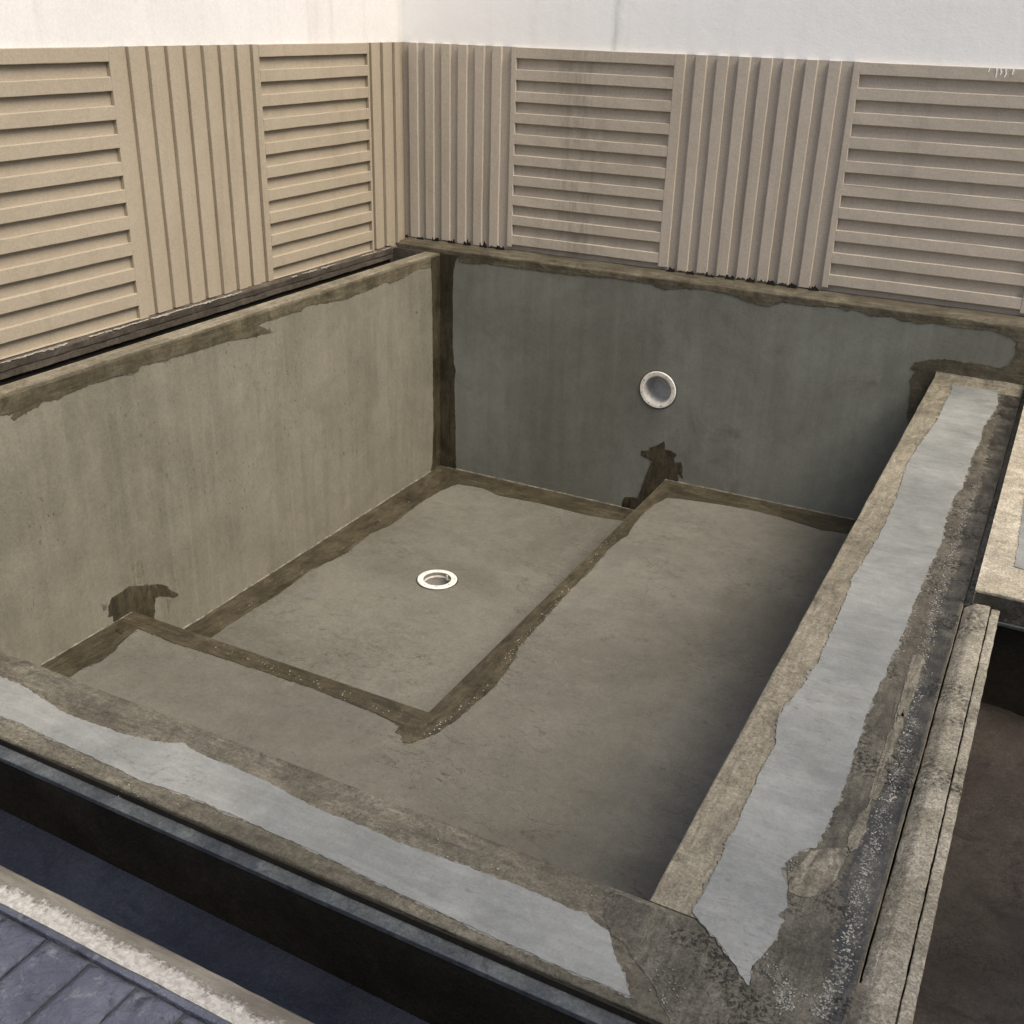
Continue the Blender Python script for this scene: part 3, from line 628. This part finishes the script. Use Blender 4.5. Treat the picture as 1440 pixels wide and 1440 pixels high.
box('cross_bar', DX-.083, DX+.083, DY-.006, DY+.006, ZF-.060, ZF-.050, M['pvcin'], dr, bev=.002, jit=0)

# ------------------------------------------------------------------ concrete slab at right
sl = thing('concrete_slab', 'pale warm cement slab with grey inset at the right frame edge', 'slab', (.7, 5.3, -1.0))
ZS = -.25
prof('slab_top', bevelprof([(3.835, ZS-.105), (YB-.002, ZS-.105), (YB-.002, ZS), (3.835, ZS)], [0, 0, .004, .008]), 'x', -.040, XE-.001, M['slab'], sl, seg=.02, jit=.003, freq=12)
prof('slab_base', bevelprof([(3.847, -1.0), (6.7, -1.0), (6.7, ZS-.1055), (3.847, ZS-.1055)], [0, 0, 0, .003]), 'x', -.0395, XE-.002, M['black'], sl, seg=.05)
prof('dark_front', [(3.8325, ZS-.104), (3.8338, ZS-.104), (3.8338, ZS-.012), (3.8325, ZS-.012)], 'x', -.036, XE-.01, M['wet'], sl, jit=.0004)  # dark sheet over the slab's front face
prof('front_ledge', bevelprof([(3.824, ZS-.120), (3.8465, ZS-.120), (3.8465, ZS-.106), (3.824, ZS-.107)], .003), 'x', .058, XE-.002, M['bluec'], sl, seg=.03, jit=.001)
cc_ = px('S', [(1452, 640), (1441, 700), (1438, 719), (1434, 744), (1432, 767), (1425, 797), (1440, 802)])
pts = rough(cc_, .004, .012, 51)
sheet('grey_inset', 'S', pts+[(1.2, pts[-1][1]-.03), (1.2, 6.2), (pts[0][0]-.005, 6.2)], M['grey'], sl, thick=.003, label='blue grey coat patch on the slab')

# ------------------------------------------------------------------ boundary walls with ribbed and louvred relief
D = .025; P_ = .1372; ZTOP = 1.395
def wall(axis, face, runs, a0, a1, name, label, zbot, gapz, BE='beige'):
    """axis 'x': back wall (runs along x, face y=face, outwards -y); axis 'y': left wall (runs along y, face x=face, outwards +x)"""
    sgn = -1 if axis == 'x' else 1
    c = ((a0+a1)/2, face+.1, zbot) if axis == 'x' else (face-.1, (a0+a1)/2, zbot)
    t = thing(name, label, 'wall', c)
    def slab(nm, s0, s1, z0, z1, d0, d1, mat, par, bev=.003, jit=.0008, seed=0, ax=None):
        lo_, hi_ = sorted((face+sgn*d0, face+sgn*d1))
        if axis == 'x': return box(nm, s0, s1, lo_, hi_, z0, z1, mat, par, bev, jit, seed)
        return box(nm, lo_, hi_, s0, s1, z0, z1, mat, par, bev, jit, seed)
    b0 = a0-D+.001 if axis == 'x' else a0
    slab('upper_wall', b0, a1, ZTOP, 3.2, -.2, -D+.001, M['white' if axis == 'x' else 'whitel'], t, bev=0, jit=0)
    slab('panel_backing', b0, a1, zbot-.03, ZTOP-.0005, -.2, -D, M[BE], t, bev=0, jit=0)
    cache = {}
    def copyable(key, nm, s0, s1, z0, z1, par, **kw):
        o = slab(nm, s0, s1, z0, z1, -D-.0005, random.uniform(-.0008, .0008), M[BE], par, **kw); return o
    i = 0
    for kind, b0, b1, x in runs:
        if kind == 'rib':
            for s in x:
                i += 1; copyable('rib', 'rib', s[0], s[1], zbot+random.uniform(0, .006), ZTOP+.0005, t, bev=.0045, jit=.0016, seed=i*3)
        else:
            p0, p1 = x
            pn = slab('louvre_panel', b0, p0, gapz, ZTOP+.001, -D-.0005, .0004, M[BE], t, bev=.004, jit=.0012, seed=i)
            slab('stile', p1, b1, gapz-.004, ZTOP+.001, -D-.0005, .0004, M[BE], pn, bev=.004, jit=.0012, seed=i+2)
            zt_ = 1.327; k = 0
            slab('slat', p0+.0003, p1-.0003, zt_, ZTOP+.0006, -D-.0005, 0, M[BE], pn, bev=.004, jit=.0014, seed=90+i)
            while True:
                ztop = zt_-.069-k*P_; zb = zt_-(k+1)*P_
                zb2 = max(zb, gapz)
                if ztop-zb2 < .02: break
                slab('slat', p0+.0003, p1-.0003, zb2, ztop, -D-.0005, random.uniform(-.001, .0008), M[BE], pn, bev=.004, jit=.0015, seed=k*5+i)
                k += 1
            if zt_-.069-k*P_ > gapz: slab('slat', p0+.0003, p1-.0003, gapz, zt_-.069-k*P_, -D-.0005, 0, M[BE], pn, bev=.004, jit=.0015, seed=77)
            i += 7
    return t
def ribs(start, n, w=.070, per=.1372): return [(start+i*per, start+i*per+w) for i in range(n)]
bruns = [('rib', 0, 0, ribs(-4.424, 6, .072, .1338)),
         ('pan', -3.607, -2.384, (-3.569, -2.453)),
         ('rib', 0, 0, ribs(-2.3176, 7, .0725, .1366)),
         ('pan', -1.352, -.116, (-1.312, -.186)),
         ('rib', 0, 0, ribs(-.05, 7, .0725, .1366)),
         ('pan', .915, 2.13, (.95, 2.06)), ('rib', 0, 0, ribs(2.2, 5, .0725, .1366))]
wb = wall('x', YW, bruns, XW+.0005, 3.0, 'boundary_wall', 'shaded back yard wall with taupe ribs and louvre panels under white plaster', ZL+.003, .0775, 'beigeb')
lruns = [('rib', 0, 0, ribs(-.15, 7)), ('pan', .84, 2.06, (.88, 1.98)),
         ('rib', 0, 0, ribs(2.127, 7)), ('pan', 3.085, 4.305, (3.12, 4.238)),
         ('rib', 0, 0, ribs(4.376, 7, .070, .1372)), ('pan', 5.336, 6.522, (5.388, 6.501)),
         ('rib', 0, 0, [(6.553, 6.622), (6.689, 6.758), (6.836, 6.9)])]
wl = wall('y', XW, lruns, -.3, YW+.19, 'boundary_wall', 'sunlit left yard wall with beige ribs and louvre panels under white plaster', .018, .018)
# plinth under the left wall: two uneven courses, wall below painted black for its shade
prof('plinth', bevelprof([(XW-.15, .0155), (XW-.15, -.034), (XW+.016, -.034), (XW+.021, .003), (XW+.012, .0155)], [0, 0, .004, .005, .004]), 'y', -.3, 6.74, M['plinth'], wl, seg=.02, jit=.003, freq=9, label='upper brown cement course under the left wall')
prof('plinth', bevelprof([(XW-.15, -.0365), (XW-.15, -.074), (XW+.012, -.074), (XW+.0125, -.0365)], [0, 0, .004, .004]), 'y', -.3, 6.74, M['plinth'], wl, seg=.02, jit=.003, freq=9, seed=4, label='lower brown cement course under the left wall')
prof('wall_foot', rect(XW-.15, XW-.012, -1.0, -.0745), 'y', -3, 6.74, M['black'], wl)
prof('wall_foot', rect(YW+.0005, YW+.19, -1.2, .0525), 'x', XW+.001, 3.0, M['plinth'], wb)
# white cement crust left on the lower edge of the left wall
PL['Q'] = (0, XW+.020)
y = 1.5
while y < 6.6:
    ln = random.uniform(.04, .22)
    if random.random() < (.97 if y < 4.9 else .6):
        k = max(4, int(ln/.006)); hmax = random.uniform(.003, .010)
        topz = [(y+ln*i/k, .014+.0025*rnd(y+i*.31, 5)) for i in range(k+1)]
        low = [(y+ln*i/k, .012-hmax*math.sin(math.pi*i/k)**.5*(.3+1.3*abs(rnd((y+ln*i/k)*60, 8)))) for i in range(k, -1, -1)]
        sheet('cement_crust', 'Q', topz+low[1:-1], M['flake'], wl, thick=.004)
    y += ln+(random.uniform(-.01, .015) if y < 4.9 else random.uniform(0, .12))
# dark mortar smears in the rib feet of the back wall
PL['G'] = (1, YW-D)
allr = [r for kd, a, b, x in bruns[:3] if kd == 'rib' for r in x]
gaps = [(a[1], b[0]) for a, b in zip(allr, allr[1:]) if b[0]-a[1] < .1]+[(-4.455, -4.426), (-3.683, -3.610), (-2.382, -2.319), (-1.424, -1.356)]
for g0, g1 in gaps:
    hh = random.uniform(.018, .05); n = 14
    topl = [(g1+(g0-g1)*i/n, ZL+.006+hh*max(.12, .5+.8*rnd(g0*31+i*.37, 2)+.35*rnd(g0*11+i*1.3, 6))) for i in range(n+1)]
    sheet('mortar_smear', 'G', [(g0+.001, ZL+.002), (g1-.001, ZL+.002)]+topl[1:-1], M['black'], wb, thick=.006, side=-1)
PL['R'] = (1, YW)
for r in allr:
    if random.random() < .5: continue
    n = 9; hh = random.uniform(.008, .022)
    topl = [(r[1]-.004+(r[0]-r[1]+.008)*i/n, ZL+.008+hh*max(.1, .5+.9*rnd(r[0]*31+i*.5, 3))) for i in range(n+1)]
    sheet('mortar_smear', 'R', [(r[0]+.004, ZL+.004), (r[1]-.004, ZL+.004)]+topl[1:-1], M['wet'], wb, thick=.0035, side=-1)
# white paint runs over the top of the back louvre panel
for (x0, y0, ln) in ((1402, 99, .05), (1408, 99, .034), (1415, 99, .045), (1424, 100, .03), (1391, 98, .022)):
    q = on('R', x0, y0); w_ = random.uniform(.004, .007); n = 8
    lf = [(q[0]-w_*(.6+.5*rnd(i*.6+x0, 1))+.006*rnd(i*.3+x0, 4), 1.394-ln*i/n) for i in range(n+1)]
    rg = [(q[0]+w_*(.6+.5*rnd(i*.6+x0, 2))+.006*rnd(i*.3+x0, 4), 1.394-ln*i/n) for i in range(n, -1, -1)]
    sheet('paint_run', 'R', lf+rg, M['white'], wb, thick=.0025, side=-1)

# ------------------------------------------------------------------ house wing added out of frame to shade the near side
hs = thing('unseen_house', 'plain white two storey house wing added out of view to shade the near side', 'unseen_house', (5.6, -3.2, -.34))
box('wall', 2.9, 8.5, -8, 1.5, -.34, 5.0, M['white'], hs, bev=0, jit=0)
box('roof', 2.55, 8.9, -8.4, 1.85, 5.0, 5.3, M['plinth'], hs, bev=.01, jit=0)
for yy in (-6.2, -3.6, -1.0):
    for zz in (.5, 3.0):
        f = box('window', 2.86, 2.899, yy, yy+1.3, zz, zz+1.3, M['pvcin'], hs, bev=.006, jit=0)
        box('pane', 2.852, 2.859, yy+.07, yy+1.23, zz+.07, zz+1.23, M['hole'], f, bev=0, jit=0)
